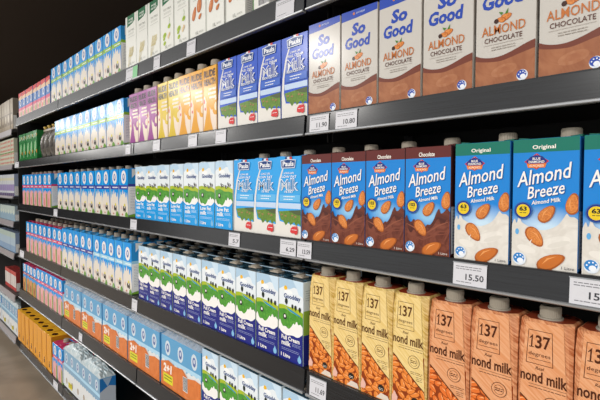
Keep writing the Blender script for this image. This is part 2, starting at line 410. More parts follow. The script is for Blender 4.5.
def side_oval(band):
    def sa(g):
        W, H = g.W, g.H
        g.rect(0, W, 0, 140, mat('#f0f0ee')); g.poly([(0, 140), (W, 140), (W, H), (0, H)], mat('#2a8fd0')); g.poly([(W*.2, H), (W*.6, H), (W*.2, H-38)], mat('#e4e4e0'))
        g.rect(0, W, 128, 140, mat(band)); g.fine(10, W-10, 118, 14, mat('#8088a0'), dy=6.5, h=1.4); g.splash([(0, 8), (.5, 16), (1, 10)], mat('#7aa83c'))
    return sa

def art_plant(kind):
    def art(f):
        W, H = f.W, f.H; gr = mat('#2d6a48')
        f.rect(0, 5, 0, H, mat('#c9cdc4'))
        f.poly([(18, H), (86, H), (86, H-28), (70, H-36), (18, H-44)], gr)
        f.text('PURE', 34, 72, H-22, H-14, mat('#dfe6dc'), bold=.02); f.text('HARVEST', 30, 76, H-33, H-25, mat('#dfe6dc'), bold=.02)
        f.text(dict(oat='OAT MILK', soy='SOY MILK', almond='ALMOND MILK')[kind], 26, 84, H-66, H-58, mat('#8b8f86')); f.fine(28, 80, H-74, 2, mat('#a8aca4'), dy=4); f.rect(24, 86, H-88, H-87, mat('#a8aca4'))
        if kind == 'oat':
            for k in range(4):
                x0 = 30+k*9; f.line([(22+k*3, 8), (x0, 50), (x0+12+4*k, 84-6*k)], 1.3, mat('#c8b878'))
                for j in range(7): f.ell(x0+2+j*2+k, 48+j*5, 2.2, 4.6, mat('#d8c98c'), rot=-30+60*(j % 2), n=8); f.n -= 1
        elif kind == 'soy':
            for a, b, s in ((34, 60, 12), (34, 32, 9), (68, 86, 10), (30, 48, 7)): f.ell(a, b, s*1.1, s*.8, mat('#a8c03c'), rot=20); f.ell(a+2, b+1, s*.6, s*.4, mat('#8aa82c'), rot=20)
            f.line([(68, 86), (72, 106), (70, 116)], 1.6, mat('#6c9a34')); f.ell(62, 50, 6, 8, mat('#e0c8a0')); f.ell(70, 58, 5, 7, mat('#d8bc90'))
        else:
            f.almond(30, 82, 46, 70, fat=.5, base='#cc7c48', dark='#b0643a', lite='#e8b088'); f.almond(62, 104, 50, 80, fat=.6, base='#cc7c48', dark='#b0643a', lite='#e8b088'); f.almond(66, 66, 22, 40, base='#cc7c48', dark='#b0643a')
        f.text('1L', 40, 56, 12, 22, mat('#7c8078')); f.fine(60, 84, 18, 2, mat('#a8aca4'))
    return art
def art_back(f):
    W, H = f.W, f.H; f.rect(0, 6, 0, H, mat('#4f7a44')); barcode(f, 24, 78, 10, 64); f.fine(16, 86, 100, 5, mat('#7a7c78'), dy=6)
    f.poly([(14, H-44), (86, H-30), (86, H), (14, H)], mat('#2d6a48')); f.fine(20, 84, 150, 6, mat('#9a9c98'), dy=6)
def art_back2(f):
    W, H = f.W, f.H; f.rect(8, W-6, 6, 80, mat('#c8a880')); f.ell(38, 40, 20, 26, mat('#a85a3c', kind='swirl', c2='#7a8a3c', scale=60.)); f.rect(66, 90, 12, 70, mat('#7c8a48')); f.fine(16, 86, 120, 6, mat('#7a7c78'), dy=6)

def art_health(c, dk):
    def art(f):
        W, H = f.W, f.H; cr = mat('#e6d6c4')
        f.splash([(0, 96), (.1, 118), (.2, 100), (.3, 80), (.45, 86), (.6, 62), (.8, 74), (.9, 100), (1, 112)], cr)
        f.poly([(0, 0), (58, 0), (44, 34), (38, 70), (40, 92), (30, 104), (18, 90), (20, 62), (10, 30)], mat(c)); f.ell(74, 72, 20, 24, mat(c), rot=-20)
        f.ell(76, 74, 11, 13, mat('#ead9b8')); f.ell(6, 96, 4, 8, mat('#d0605c')); f.ell(12, 72, 4, 5, mat('#d0605c'))
        f.text('RUDE', 6, 72, H-34, H-11, mat(dk), bold=.05); f.text('HEALTH', 6, 72, H-59, H-38, mat(dk), bold=.05)
        for k, (a, b) in enumerate(((34, 84), (30, 80), (38, 86))): f.fine(a, b, 127-13*k, 1, mat('#eee4d0'), h=7)
    return art

def art_kids(f):
    W, H = f.W, f.H
    f.rect(0, W, 118, 148, mat('#e6c09a')); f.poly([(0, 140), (W, 150), (W, H), (0, H)], mat('#d01c1c'))
    f.rect(0, W, 62, 122, mat('#1c68b8')); f.ell(48, 100, 20, 24, mat('#cfd8e4')); f.ell(48, 100, 10, 14, mat('#28468c'))
    f.rect(0, W, 48, 66, mat('#d23a68')); f.rect(0, W, 0, 48, mat('#e0a49c')); f.ell(64, 24, 18, 16, mat('#8a9a4c')); f.ell(26, 22, 12, 14, mat('#d86a5c'))

def art_green(f):
    W, H = f.W, f.H; wt = mat('#dfe6d4')
    f.line([(12, 140), (22, 172), (32, 146), (44, 172), (54, 142), (66, 170), (84, 150)], 8, wt); f.ell(50, 84, 30, 34, mat('#5fa866')); f.line([(30, 20), (44, 70), (60, 120)], [4, 12, 5], wt)
    f.ell(88, 158, 8, 10, mat('#d8a038')); f.ell(84, 52, 10, 12, mat('#d8822c')); f.rect(0, W, 8, 20, mat('#2c7a3c'))

def art_137(tan, dark, line, alm):
    def art(f):
        W, H = f.W, f.H; ink = mat(dark); tn = mat(tan, kind='grain', c2=line, scale=60.)
        rr = random.Random(5); n0 = 2
        f.rect(0, W, 0, 118, mat('#8a3a16'))
        for j in range(9):
            for i in range(6):
                x = 4+i*15+rr.uniform(-5, 5)+(j % 2)*6; y = 4+j*12+rr.uniform(-4, 4)
                if y > 116-x*.75+6: continue
                f.n = n0+3*((i % 3)+3*(j % 2)); f.almond(x, y, rr.uniform(22, 27), rr.uniform(-75, 75)-40, fat=.5, base=alm, dark='#8f3f16', lite='#f3b47c', plain=True)
        f.n = n0+19
        f.poly([(0, 110), (9, 103), (22, 90), (38, 76), (54, 62), (70, 50), (W, 41), (W, H), (0, H)], mat('#5c3218'))
        f.poly([(0, 113), (10, 105.5), (23, 92.5), (39, 78.5), (55, 64.5), (71, 52), (W, 43.5), (W, H), (0, H)], tn)
        for a, b, c, d in ((8, 50, 166, 167), (8, 50, 221, 222), (8, 9, 166, 222), (49, 50, 166, 222)): f.rect(a, b, c, d, ink)
        # the numerals with serifs
        f.rect(15.2, 17.4, 193, 213, ink); f.poly([(12.5, 208), (17.4, 215), (17.4, 211), (13, 206.5)], ink); f.rect(12.5, 20.2, 193, 194.4, ink)
        f.text('3', 22, 32.5, 192.5, 214.5, ink, bold=0.02); f.text('7', 34.5, 46, 193, 214, ink, bold=0.02)
        f.rect(34.3, 35.3, 209, 214, ink)
        f.text('degrees', 12, 46, 178, 186, ink); f.rect(12, 46, 174, 174.7, ink)
        f.text('Real', 24, 36, 157.5, 163, ink, shear=.3); f.text('Almond milk', -21, W-1.5, 136, 155, ink, bold=.022)
        f.rect(14, W-3, 132, 132.6, ink); f.fine(14, W-4, 127, 1, ink, h=1)
        cx, cy = W*.68, 105; f.ell(cx, cy, 13, 13, ink); f.ell(cx, cy, 12, 12, tn); f.ell(cx, cy, 8.5, 8.5, ink); f.ell(cx, cy, 7.8, 7.8, tn); f.fine(cx-6.5, cx+6.5, cy+1, 2, ink, dy=3.4, h=1.8)
        f.fine(42, W-4, 84, 2, ink, dy=3.4, h=.9); f.fine(54, W-4, 76, 3, ink, dy=3.4, h=.9)
        f.ell(W*.72, 26, 7.5, 7.5, mat('#2a2420')); f.fine(W*.72-5, W*.72+5, 25, 2, mat('#d8d0c4'), dy=3)
        f.poly([(0, 20), (6, 34), (14, 22), (12, 12), (0, 10)], mat('#e0b0a0')); f.poly([(40, 3), (52, 16), (68, 14), (74, 3)], mat('#d8cabc'))
    return art

def carton_137(name, label, base, side, art):
    """tall faceted carton: chamfered upright edges, sloping shoulders, big screw cap"""
    t = thing(name, label, 'carton'); mb = MB(); h = .236; w = .041; d = .07; ch = .010
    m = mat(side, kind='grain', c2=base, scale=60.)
    def ring(z, ww, y0, y1, c): return [(-ww+c, y0, z), (ww-c, y0, z), (ww, y0+c, z), (ww, y1-c, z), (ww-c, y1, z), (-ww+c, y1, z), (-ww, y1-c, z), (-ww, y0+c, z)]
    R_ = [ring(0, w, 0, d, .002), ring(.03, w, 0, d, .002), ring(.13, w, 0, d, .0035), ring(.206, w, 0, d, .006), ring(h, w-.001, .0, d, ch+.002), ring(h+.003, w-.004, .003, d-.003, ch+.004)]
    vs = [p for r in R_ for p in r]; fs = [(k*8+i, k*8+(i+1) % 8, k*8+8+(i+1) % 8, k*8+8+i) for k in range(5) for i in range(8)]
    mb.add(vs, fs+[tuple(range(40, 48)), tuple(range(7, -1, -1))], m)
    mb.add([(p[0]*.98, .003+(p[1]-.003)*.99, p[2]+.0002) for p in R_[5]], [tuple(range(8))], mat('#9c3c24' if 'yellow' in label or 'tan' in label else '#8a3a24'))
    fw = 2*(w-.005)*1000
    def place(x, y, n):
        z = y/1000; half = w-.0022-max(0, min(1, (z-.03)/.176))*.004-(max(0, z-.206)/.03*.007)
        return ((x/fw*2-1)*half, -.00004*(n+1), z)
    f = Face(mb, fw, h*1000-1, place); f.rect(0, fw, 0, f.H, mat(base)); art(f)
    mb.build('carton_body', t)
    c = MB(); cm = mat('#9a9284', rough=.5)
    c.lathe(0, .027, [(.019, h+.003), (.019, h+.0055), (.016, h+.006)], cm)
    nk = c.build('cap_collar', t)
    c = MB(); c.lathe(0, .027, [(.0156, h+.006), (.0156, h+.022), (.0142, h+.0245), (.0001, h+.0248)], cm)
    for i in range(32):
        a = 2*PI*i/32; c.box(.0155*math.cos(a)-.0005, .0155*math.cos(a)+.0005, .027+.0155*math.sin(a)-.0005, .027+.0155*math.sin(a)+.0005, h+.008, h+.021, cm)
    c.build('screw_cap', t)
    return reg(t)

# ------------------------------------------------------------------ setting
FX0, FX1, FY0, FY1 = -16, 6, -8, 4
mb = MB(); fm = mat('#8f8170', rough=.38, kind='swirl', c2='#7e7162', scale=2.2)
mb.box(FX0, FX1, FY0, FY1, FLOOR-.1, FLOOR, fm); struct(mb.build('floor'))
mb = MB(); mb.box(FX0, FX1, -1.6, FY1, CEIL, CEIL+.1, mat('#4a413b', rough=.9)); struct(mb.build('ceiling'))
mb = MB(); mb.box(FX0-.1, FX0, FY0, FY1, FLOOR, CEIL, mat('#2b2724', rough=.9)); struct(mb.build('wall_left'))
mb = MB(); mb.box(FX0, FX1, FY1, FY1+.1, FLOOR, CEIL, mat('#26221f', rough=.9)); struct(mb.build('wall_back'))

# lamp housings hanging where the shop's lamps are
for i, x in enumerate(LIGHT_X):
    t = thing('ceiling_lamp', 'suspended white ceiling lamp over the next aisle', 'lamp', (x, -2.7, 1.41), group='lamps over the next aisle')
    a = MB(); a.box(-.24, .24, -.28, .28, .004, .05, mat('#d8d8d6'), .004); a.build('housing', t)
    a = MB(); a.box(-.15, -.14, -.005, .005, .05, CEIL-1.41, mat('#444444')); a.build('rod', t)
    a = MB(); a.box(.14, .15, -.005, .005, .05, CEIL-1.41, mat('#444444')); a.build('rod', t)

# ------------------------------------------------------------------ shelving bays
DEPTH = .42
steel = mat('#212326', rough=.2, kind='brushed', c2='#191a1d', scale=30., spec=.4)
lip = mat('#a2a4a6', rough=.25, metal=.6)
blk = mat('#141312', rough=.6)
shelfm = mat('#2c2a29', rough=.5)
def bay(x0, x1, levels, label, top=.86, side=False, rail=None):
    t = thing('shelving_bay', label, 'shelving', ((x0+x1)/2, 0, FLOOR), group='shelving bays')
    w = (x1-x0)/2
    a = MB(); a.box(-w, w, DEPTH+.005, DEPTH+.03, .0, top-FLOOR-.32, blk); a.build('back_panel', t)
    for s in (-1, 1):
        a = MB(); a.box(s*(w-.012)-.008, s*(w-.012)+.008, DEPTH-.02, DEPTH+.004, 0, top-FLOOR-.32, mat('#3a3a3c', rough=.4)); a.build('upright', t)
    if side: a = MB(); a.box(-w-.148, -w-.134, .03, DEPTH+.03, 0, top-FLOOR-.32, blk); a.build('side_panel', t)
    a = MB(); a.box(-w, w, .045, .06, 0, levels[-1][0]-FLOOR-.04, blk); a.build('kick_plate', t)
    for i, (z, rh) in enumerate(levels):
        z -= FLOOR
        a = MB(); a.box(-w+.001, w-.001, .0, DEPTH, z-.022, z-.001, shelfm)
        for s in (-1, 1):
            a.prism([(s*(w-.004), z-.022), (s*(w-.004), z-.06), (s*(w-.007), z-.06), (s*(w-.007), z-.022)], .08, DEPTH, blk)
        sh = a.build('shelf', t)
        a = MB(); ww = w-.0015
        # slanted ticket rail with a rolled lower lip
        prof = [(-.006, z+.001), (-.006, z-.002), (-.0095, z-rh+.006), (-.0075, z-rh+.006), (.0, z-.003), (.0, z+.001)]
        n = len(prof); vs = [(-ww, y, q) for y, q in prof]+[(ww, y, q) for y, q in prof]
        a.add(vs, [(i, (i+1) % n, (i+1) % n+n, i+n)[::-1] for i in range(n)]+[tuple(range(n)), tuple(reversed(range(n, 2*n)))], rail or steel)
        a.build('ticket_rail', sh)
        a = MB(); a.box(-ww, ww, -.0145, .0, z-rh, z-rh+.006, lip, .0015); a.build('rail_lip', sh)
    return t
LV = [(.478, .06), (.170, .05), (-.135, .05), (-.459, .06), (-.752, .066), (-1.160, .05)]
bay(-.797, .205, LV, 'black shelving bay nearest on the right, holding brown and blue almond cartons')
bay(-1.79, -.803, LV, 'black shelving bay holding the yellow cartons and white meadow cartons')
bay(-2.79, -1.796, LV, 'black shelving bay of blue oval cartons above shrink wrapped packs')
bay(-3.81, -2.796, LV, 'black shelving bay holding pink banded cartons above amber boxes', side=True)
LF = [(.42, .05), (.155, .04), (-.085, .02), (-.276, .045), (-.517, .045), (-.84, .05), (-1.157, .05)]
bay(-5.1, -3.965, LF, 'black shelving bay at the left edge, holding lilac cartons and red dotted boxes', rail=mat('#8f898b', rough=.3))
bay(-6.3, -5.106, LF, 'empty far shelving bay beyond the left edge bay')
bay(-7.5, -6.306, LF, 'last shelving bay of the aisle, farthest away')

# ------------------------------------------------------------------ runs of cartons
ORD = ['rightmost', 'second', 'third', 'fourth', 'fifth', 'sixth', 'seventh', 'eighth', 'ninth', 'tenth', 'eleventh', 'twelfth']
NUM = ['', 'one', 'two', 'three', 'four', 'five', 'six', 'seven', 'eight', 'nine', 'ten', 'eleven', 'twelve']
used = set()
def run(proto, z, x0, x1, n, desc, shelf, group, y=.003, jit=.6, depth=1, dstep=.094, beside=None, seen=None):
    """n things between world x0 (left) and x1 (right); further rows stand behind"""
    p = (x1-x0)/n; rr = random.Random(int(abs(x0)*1000+z*77))
    for dp in range(depth):
        for k in range(n):                    # k = 0 is the rightmost
            x = x1-p*(k+.5)
            o = proto if proto.name not in used else copy_tree(proto)
            used.add(proto.name)
            o.location = (x+rr.uniform(-.0006, .0006), y+dp*dstep+abs(rr.gauss(0, .0015)), z)
            o.rotation_euler = (0, 0, math.radians(rr.uniform(-jit, jit)))
            pos = 'only' if n == 1 else ('rightmost' if k == 0 else 'leftmost' if k == n-1 else ORD[k]+' from right')
            if n == 1: lab = '%s on %s' % (desc, shelf)
            else: lab = '%s of the %s %s on %s' % (pos, NUM[n], desc, shelf)
            if dp: lab = ('%s in row %s of %s, %s' % (pos, NUM[dp+1], desc, shelf)) if n > 1 else 'behind the '+lab
            o['label'] = lab; o['category'] = proto['category']
            o['group'] = group+(' further back' if dp else '')

S = ['', 'top shelf', 'second shelf', 'third shelf', 'fourth shelf', 'fifth shelf', 'bottom shelf']
z1, z2, z3, z4, z5, z6 = [l[0] for l in LV]
# --- top shelf
plant = {k: carton('plant_milk_carton', 'x', 'carton', art_plant(k), W=98, H=212, base='#e4e5de', side='#d4d6ce', cap=False) for k in ('oat', 'soy', 'almond')}
back1 = carton('plant_milk_carton', 'x', 'carton', art_back, W=70, H=212, base='#e0e0d8', side='#d4d6ce', cap=False)
back2 = carton('plant_milk_carton', 'x', 'carton', art_back2, W=84, H=212, base='#dcd8c8', side='#d4d6ce', cap=False)

kids = carton('flavoured_milk_carton', 'x', 'carton', art_kids, W=90, H=172, base='#2d74ba', cap=False)
ovg = carton('long_life_milk_carton', 'x', 'carton', art_oval('#8cbc32'), W=95, H=198, base='#148fdc', side='#148fdc', sideart=side_oval('#8cbc32'))
run(back2, z1, -.995+.075, -.995+.165, 1, 'back of a cream carton with brown panel', S[1], 'turned cartons')
run(back1, z1, -1.052, -.925, 1, 'carton turned to show a barcode', S[1], 'turned cartons')
run(plant['almond'], z1, -1.37, -1.056, 3, 'white cartons printed with big almonds', S[1], 'almond plant milk')
run(plant['soy'], z1, -1.577, -1.373, 2, 'white cartons printed with green soy pods', S[1], 'soy plant milk')
run(plant['oat'], z1, -1.885, -1.58, 3, 'white cartons printed with oat ears', S[1], 'oat plant milk')
run(ovg, z1, -2.96, -1.935, 10, 'blue cartons with green band', S[1], 'green banded cartons on top')
run(kids, z1, -3.77, -2.985, 8, 'red topped blue cartons', S[1], 'red topped cartons')
# --- second shelf
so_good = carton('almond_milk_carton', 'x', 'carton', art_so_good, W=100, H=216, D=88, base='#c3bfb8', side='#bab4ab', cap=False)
mk_r = carton('milk_carton', 'x', 'carton', art_milk(True), W=96, H=207, base='#2c55c0', side='#2c55c0', cap=False)
yel = carton('nut_drink_carton', 'x', 'carton', art_health('#d2b410', '#3e300c'), W=77, H=203, D=78, base='#d6ba14', capx=4, capy=.021, capz=.003)
ora = carton('nut_drink_carton', 'x', 'carton', art_health('#dc9a10', '#4a260a'), W=77, H=203, D=78, base='#e0a018', capx=4, capy=.021, capz=.003)
pur = carton('nut_drink_carton', 'x', 'carton', art_health('#94408c', '#341232'), W=80, H=200, D=78, base='#9e4c96', capx=4, capy=.021, capz=.003)
run(so_good, z2, -.801, -.171, 6, 'white and blue chocolate almond cartons', S[2], 'chocolate almond cartons')
run(mk_r, z2, -1.2, -.803, 4, 'royal blue milk cartons with white pour', S[2], 'royal blue milk')
run(ora, z2, -1.443, -1.205, 3, 'orange cartons with bottle silhouettes', S[2], 'orange nut drinks')
run(yel, z2, -1.605, -1.447, 2, 'yellow cartons with bottle silhouettes', S[2], 'yellow nut drinks')
run(pur, z2, -1.86, -1.61, 3, 'purple cartons with bottle silhouettes', S[2], 'purple nut drinks')
run(ovg, z2, -2.91, -1.915, 10, 'blue cartons with green band', S[2], 'green banded cartons on second shelf')

def pouch():
    t = thing('drink_pouch', 'x', 'pouch'); a = MB(); W = .044; H = .172; n = 12; rings = []
    fm_ = mat('#2c2825', rough=.25, kind='crinkle', c2='#5c564c', scale=40.)
    for j in range(11):
        q = j/10; th = .034*math.sin(PI*min(1, (1-q)*1.15+.0)/1.15*.98)**.6*(1-.1*q) if q < 1 else .0015; th = max(th, .0015)
        ww = W*(.94+.06*math.cos(q*6.28))
        rings.append([(ww*math.cos(2*PI*i/n), .036+th*math.sin(2*PI*i/n), H*q) for i in range(n)])
    a.add([p for r in rings for p in r], [(j*n+i, j*n+(i+1) % n, (j+1)*n+(i+1) % n, (j+1)*n+i) for j in range(10) for i in range(n)]+[tuple(range(n-1, -1, -1))], fm_, True)
    a.build('pouch_body', t)
    a = MB(); a.box(-W, W, .0345, .0375, H-.001, H+.014, mat('#8a8070', rough=.3), .0008); a.build('crimped_top', t)
    a = MB(); a.cyl(0, .036, H+.014, H+.022, .009, .009, mat('#b99a3c', rough=.4)); a.cyl(0, .036, H+.022, H+.03, .013, .012, mat('#b99a3c', rough=.4)); a.build('screw_cap', t)
    return reg(t)
pc = pouch()
run(pc, z2, -3.30, -2.92, 4, 'dark grey drink pouches', S[2], 'dark pouches', y=.006)
grn = carton('powder_box', 'x', 'box', art_green, W=90, H=187, D=80, base='#1f7a3a', side='#1a6a32', cap=False, sideart=lambda g: (g.rect(10, 70, 30, 80, mat('#2c8a48')), g.ell(40, 130, 16, 16, mat('#d8822c'))), flap=False)
run(grn, z2, -3.795, -3.31, 5, 'green boxes with white lettering', S[2], 'green boxes', y=.006)
# --- third shelf
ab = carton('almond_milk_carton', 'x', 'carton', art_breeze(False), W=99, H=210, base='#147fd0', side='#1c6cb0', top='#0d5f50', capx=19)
ac = carton('almond_milk_carton', 'x', 'carton', art_breeze(True), W=99, H=209, base='#147fd0', side='#47201a', top='#4a1c18', capx=17)
mk_l = carton('milk_carton', 'x', 'carton', art_milk(False), W=97, H=208, base='#2f9fe4', side='#2f9fe4', capx=17)
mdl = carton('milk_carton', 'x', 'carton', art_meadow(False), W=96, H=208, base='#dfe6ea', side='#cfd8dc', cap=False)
ovp = carton('long_life_milk_carton', 'x', 'carton', art_oval('#3c3f96'), W=93, H=203, base='#148fdc', side='#148fdc', sideart=side_oval('#3c3f96'))
ovk = carton('long_life_milk_carton', 'x', 'carton', art_oval('#d8426e', 'berry'), W=90, H=205, base='#148fdc', side='#148fdc', top='#c83a62', sideart=side_oval('#d8426e'))
ovb = carton('long_life_milk_carton', 'x', 'carton', art_oval('#9fd0e6'), W=88, H=215, base='#148fdc', side='#148fdc', top='#3a9fd8', sideart=side_oval('#9fd0e6'))
ovp4 = carton('long_life_milk_carton', 'x', 'carton', art_oval('#3c3f96'), W=93, H=215, base='#148fdc', side='#148fdc', top='#3a9fd8', sideart=side_oval('#3c3f96'))
ovc = carton('long_life_milk_carton', 'x', 'carton', art_oval('#9c3a4a', 'choc'), W=88, H=190, base='#148fdc', side='#148fdc', top='#c83a62')
run(ab, z3, -.4165, -.1056, 3, 'blue original almond cartons with green top', S[3], 'original almond cartons', depth=1)
run(ac, z3, -.825, -.422, 4, 'blue almond cartons with brown chocolate top', S[3], 'chocolate almond cartons on third shelf', depth=1)
run(mk_l, z3, -1.118, -.828, 3, 'sky blue milk cartons with white pour', S[3], 'sky blue milk')
run(mdl, z3, -1.81, -1.12, 7, 'white meadow cartons with cyan base', S[3], 'cyan based meadow cartons')
run(ovp, z3, -2.872, -1.88, 10, 'blue cartons with purple band', S[3], 'purple banded cartons')
run(ovk, z3, -3.71, -2.985, 7, 'blue cartons with pink band', S[3], 'pink banded cartons on third shelf')
# --- fourth shelf
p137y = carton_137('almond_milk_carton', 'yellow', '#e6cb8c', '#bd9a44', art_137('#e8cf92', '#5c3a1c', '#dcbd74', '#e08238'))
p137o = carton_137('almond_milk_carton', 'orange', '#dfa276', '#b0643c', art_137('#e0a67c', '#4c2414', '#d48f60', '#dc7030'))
run(p137o, z4, -.467, -.132, 4, 'orange woodgrain almond cartons with grey cap', S[4], 'orange woodgrain almond cartons', jit=1.)
run(p137y, z4, -.803, -.470, 4, 'yellow woodgrain almond cartons with grey cap', S[4], 'yellow woodgrain almond cartons', jit=1.)
mdn = carton('milk_carton', 'x', 'carton', art_meadow(True), W=94, H=214, D=72, base='#dfe6ea', side='#cfdde4', top='#2c4c5c', capx=0, capflat=True, sideart=lambda g: (g.rect(0, 72, 0, 78, mat('#20277c')), g.rect(0, 72, 78, 140, mat('#8cae44')), g.fine(8, 64, 190, 5, mat('#8090a0'), dy=6)))
run(mdn, z4, -1.79, -.817, 10, 'white meadow cartons with navy base', S[4], 'navy based meadow cartons', depth=3, dstep=.08)
run(ovb, z4, -2.305, -1.855, 5, 'blue cartons with pale band', S[4], 'pale banded cartons', depth=2)
run(ovp4, z4, -2.8, -2.31, 5, 'blue cartons with purple band', S[4], 'purple banded cartons on fourth shelf', depth=2)
run(ovk, z4, -3.62, -2.805, 8, 'blue cartons with pink band', S[4], 'pink banded cartons on fourth shelf', depth=2)
# --- fifth shelf
run(mdn, z5, -1.305, -.8, 5, 'white meadow cartons with navy base', S[5], 'meadow cartons on fifth shelf', depth=3, dstep=.08)
run(ovk, z5, -3.37, -2.81, 6, 'blue cartons with pink band', S[5], 'pink banded cartons on fifth shelf', depth=2)
run(ovc, z5, -3.74, -3.375, 4, 'blue cartons with brown band', S[5], 'brown banded cartons', depth=2)

film = mat('#c9cfd2', rough=.12)
fm2 = bpy.data.materials.new('shrink_film'); fm2.use_nodes = True
b_ = fm2.node_tree.nodes['Principled BSDF']; b_.inputs['Base Color'].default_value = (.8, .82, .83, 1); b_.inputs['Roughness'].default_value = .18; b_.inputs['Alpha'].default_value = .38
no_ = fm2.node_tree.nodes.new('ShaderNodeTexNoise'); no_.inputs['Scale'].default_value = 60; bu_ = fm2.node_tree.nodes.new('ShaderNodeBump'); bu_.inputs['Strength'].default_value = .6; bu_.inputs['Distance'].default_value = .003
fm2.node_tree.links.new(no_.outputs['Fac'], bu_.inputs['Height']); fm2.node_tree.links.new(bu_.outputs[0], b_.inputs['Normal'])
def crinkle_top(w, d, h, dome, m, nx=22, ny=12, seed=3, amp=.0042):
    """crumpled film gathered over a pack's top"""
    r = random.Random(seed); a = MB(); vs = []
    for j in range(ny+1):
        for i in range(nx+1):
            u, v = i/nx, j/ny; e = min(u, 1-u, v, 1-v)*2
            vs.append((-w/2+w*u, d*v, h+dome*min(1, e*2.2)**.7+(r.uniform(-amp, amp) if e > 0 else 0)))
    a.add(vs, [(j*(nx+1)+i, j*(nx+1)+i+1, (j+1)*(nx+1)+i+1, (j+1)*(nx+1)+i) for j in range(ny) for i in range(nx)], m)
    return a
def multipack(name, H, kind, seed=1, deep=2):
    """three cartons side by side (two deep) held in one printed shrink wrap"""
    t = thing(name, 'x', 'pack'); W = .288; cw = .094
    for dp in range(deep):
        for k in range(3):
            a = MB(); x = (k-1)*.0955
            a.box(x-cw/2, x+cw/2, .001+dp*.08, .077+dp*.08, 0, H-.001, mat('#4a9fd6'), .0015)
            f = Face(a, 96, H*1000-1, lambda u, v, n, x=x: (x-cw/2+u/1000, .001-.00006*(n+1)+0*dp, v/1000))
            if dp == 0:
                hh = f.H; f.rect(0, 96, 0, hh, mat('#5c9cc6' if kind == 'o' else '#7da3be')); f.ell(50, hh-42, 20, 28, mat('#c8d4dc')); f.ell(50, hh-42, 11, 17, mat('#5a6ca0')); f.ell(50, hh-40, 5, 8, mat('#c8d0dc'))
                f.rect(0, 96, hh-92, hh-76, mat('#a9d0e6')); f.splash(jag(0, 1, 98, 9, 6, 4), mat('#d9dcdc')); f.ell(50, 40, 14, 18, mat('#a89c8c'))
            a.build('carton', t)
    if kind == 'o':
        a = MB(); f = Face(a, 288, 120, lambda u, v, n: (-W/2+u/1000, -.0012-.00006*n, v/1000))
        f.poly([(0, 0), (294, 0), (294, 84), (250, 88), (200, 78), (165, 100), (110, 94), (60, 104), (20, 92), (0, 88)], mat('#d67a3c', kind='swirl', c2='#c86c30', scale=14.))
        f.text('2+1', 22, 84, 56, 88, mat('#eee8e0'), bold=.05, shear=.1); f.rect(20, 92, 16, 50, mat('#d8d22c')); f.fine(26, 86, 38, 2, mat('#6a6a20'), dy=11, h=5)
        barcode(f, 168, 200, 26, 78); a.build('orange_sleeve_print', t)
    else:
        a = MB(); f = Face(a, 288, 120, lambda u, v, n: (-W/2+u/1000, -.0012-.00006*n, v/1000))
        f.rect(86, 150, 14, 46, mat('#d8c82c')); f.fine(92, 144, 36, 2, mat('#6a6a20'), dy=11, h=5); a.build('yellow_label', t)
        a = MB(); g = Face(a, 78, H*1000-2, lambda u, v, n: (W/2+.0006+.00006*n, u/1000, v/1000))
        g.rect(0, 78, 0, 200, mat('#b9c2cc')); g.poly([(0, g.H), (78, g.H), (78, g.H-50), (45, g.H-40), (0, g.H-66)], mat('#2a74b8')); g.poly([(15, g.H), (60, g.H), (38, g.H-44)], mat('#9cb4cc')); a.build('side_panel', t)
    a = crinkle_top(W, .158 if deep == 2 else .079, H, .028 if kind == 'o' else .034, fm2 if kind == 'o' else mat('#c4cbcc', rough=.2, kind='crinkle', c2='#9fb0b6', scale=50.), seed=seed)
    a.build('film_top', t)
    return reg(t)
mp = multipack('shrink_wrapped_pack', .19, 'o')
run(mp, z5, -2.802, -1.312, 5, 'orange sleeved packs', S[5], 'orange sleeved packs', jit=.3, y=.006, depth=2, dstep=.17)
# --- bottom shelf
sp = multipack('shrink_wrapped_pack', .215, 's', 5, 1)
run(sp, z6, -2.838, -2.256, 2, 'silver blue shrink wrapped packs', S[6], 'silver blue packs', jit=.3, y=.008, depth=1)
def teal_box():
    t = thing('teal_case', 'teal cardboard case behind the silver blue packs, bottom shelf', 'box', (-3.1, .25, z6)); a = MB()
    a.box(-.36, .28, 0, .15, 0, .235, mat('#1d86a8'), .002); a.build('case_body', t)
    a = MB(); a.box(-.36, .28, .07, .078, .235, .2362, mat('#3aa4c0')); a.build('tape_seam', t)
teal_box()
run(ovk, z6, -3.03, -2.838, 2, 'blue cartons with pink band', S[6], 'pink banded cartons on bottom shelf', depth=2)
def art_amber(f):
    W, H = f.W, f.H
    f.rect(0, 5, 0, H, mat('#a8641a')); f.line([(W*.5, H), (W*.46, 0)], 1.2, mat('#b8741e')); f.rect(40, 62, 26, 50, mat('#6a3c14')); f.ell(51, 58, 7, 6, mat('#6a3c14')); f.rect(W-22, W-20, 0, H, mat('#b06c1c'))
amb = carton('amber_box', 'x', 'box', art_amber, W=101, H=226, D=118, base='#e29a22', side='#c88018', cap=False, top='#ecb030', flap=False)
kb = MB()
for sx in (0,):
    kb.add([(sx+.03*math.cos(PI/3*i), .036+.02*math.sin(PI/3*i), .2263) for i in range(6)], [tuple(range(6))], mat('#4a2414'))
pr_ = kb.build('printed_top', amb); reg(amb)
run(amb, z6, -3.935, -3.05, 8, 'amber boxes with brown marked tops', S[6], 'amber boxes', depth=2, dstep=.122, jit=.5)

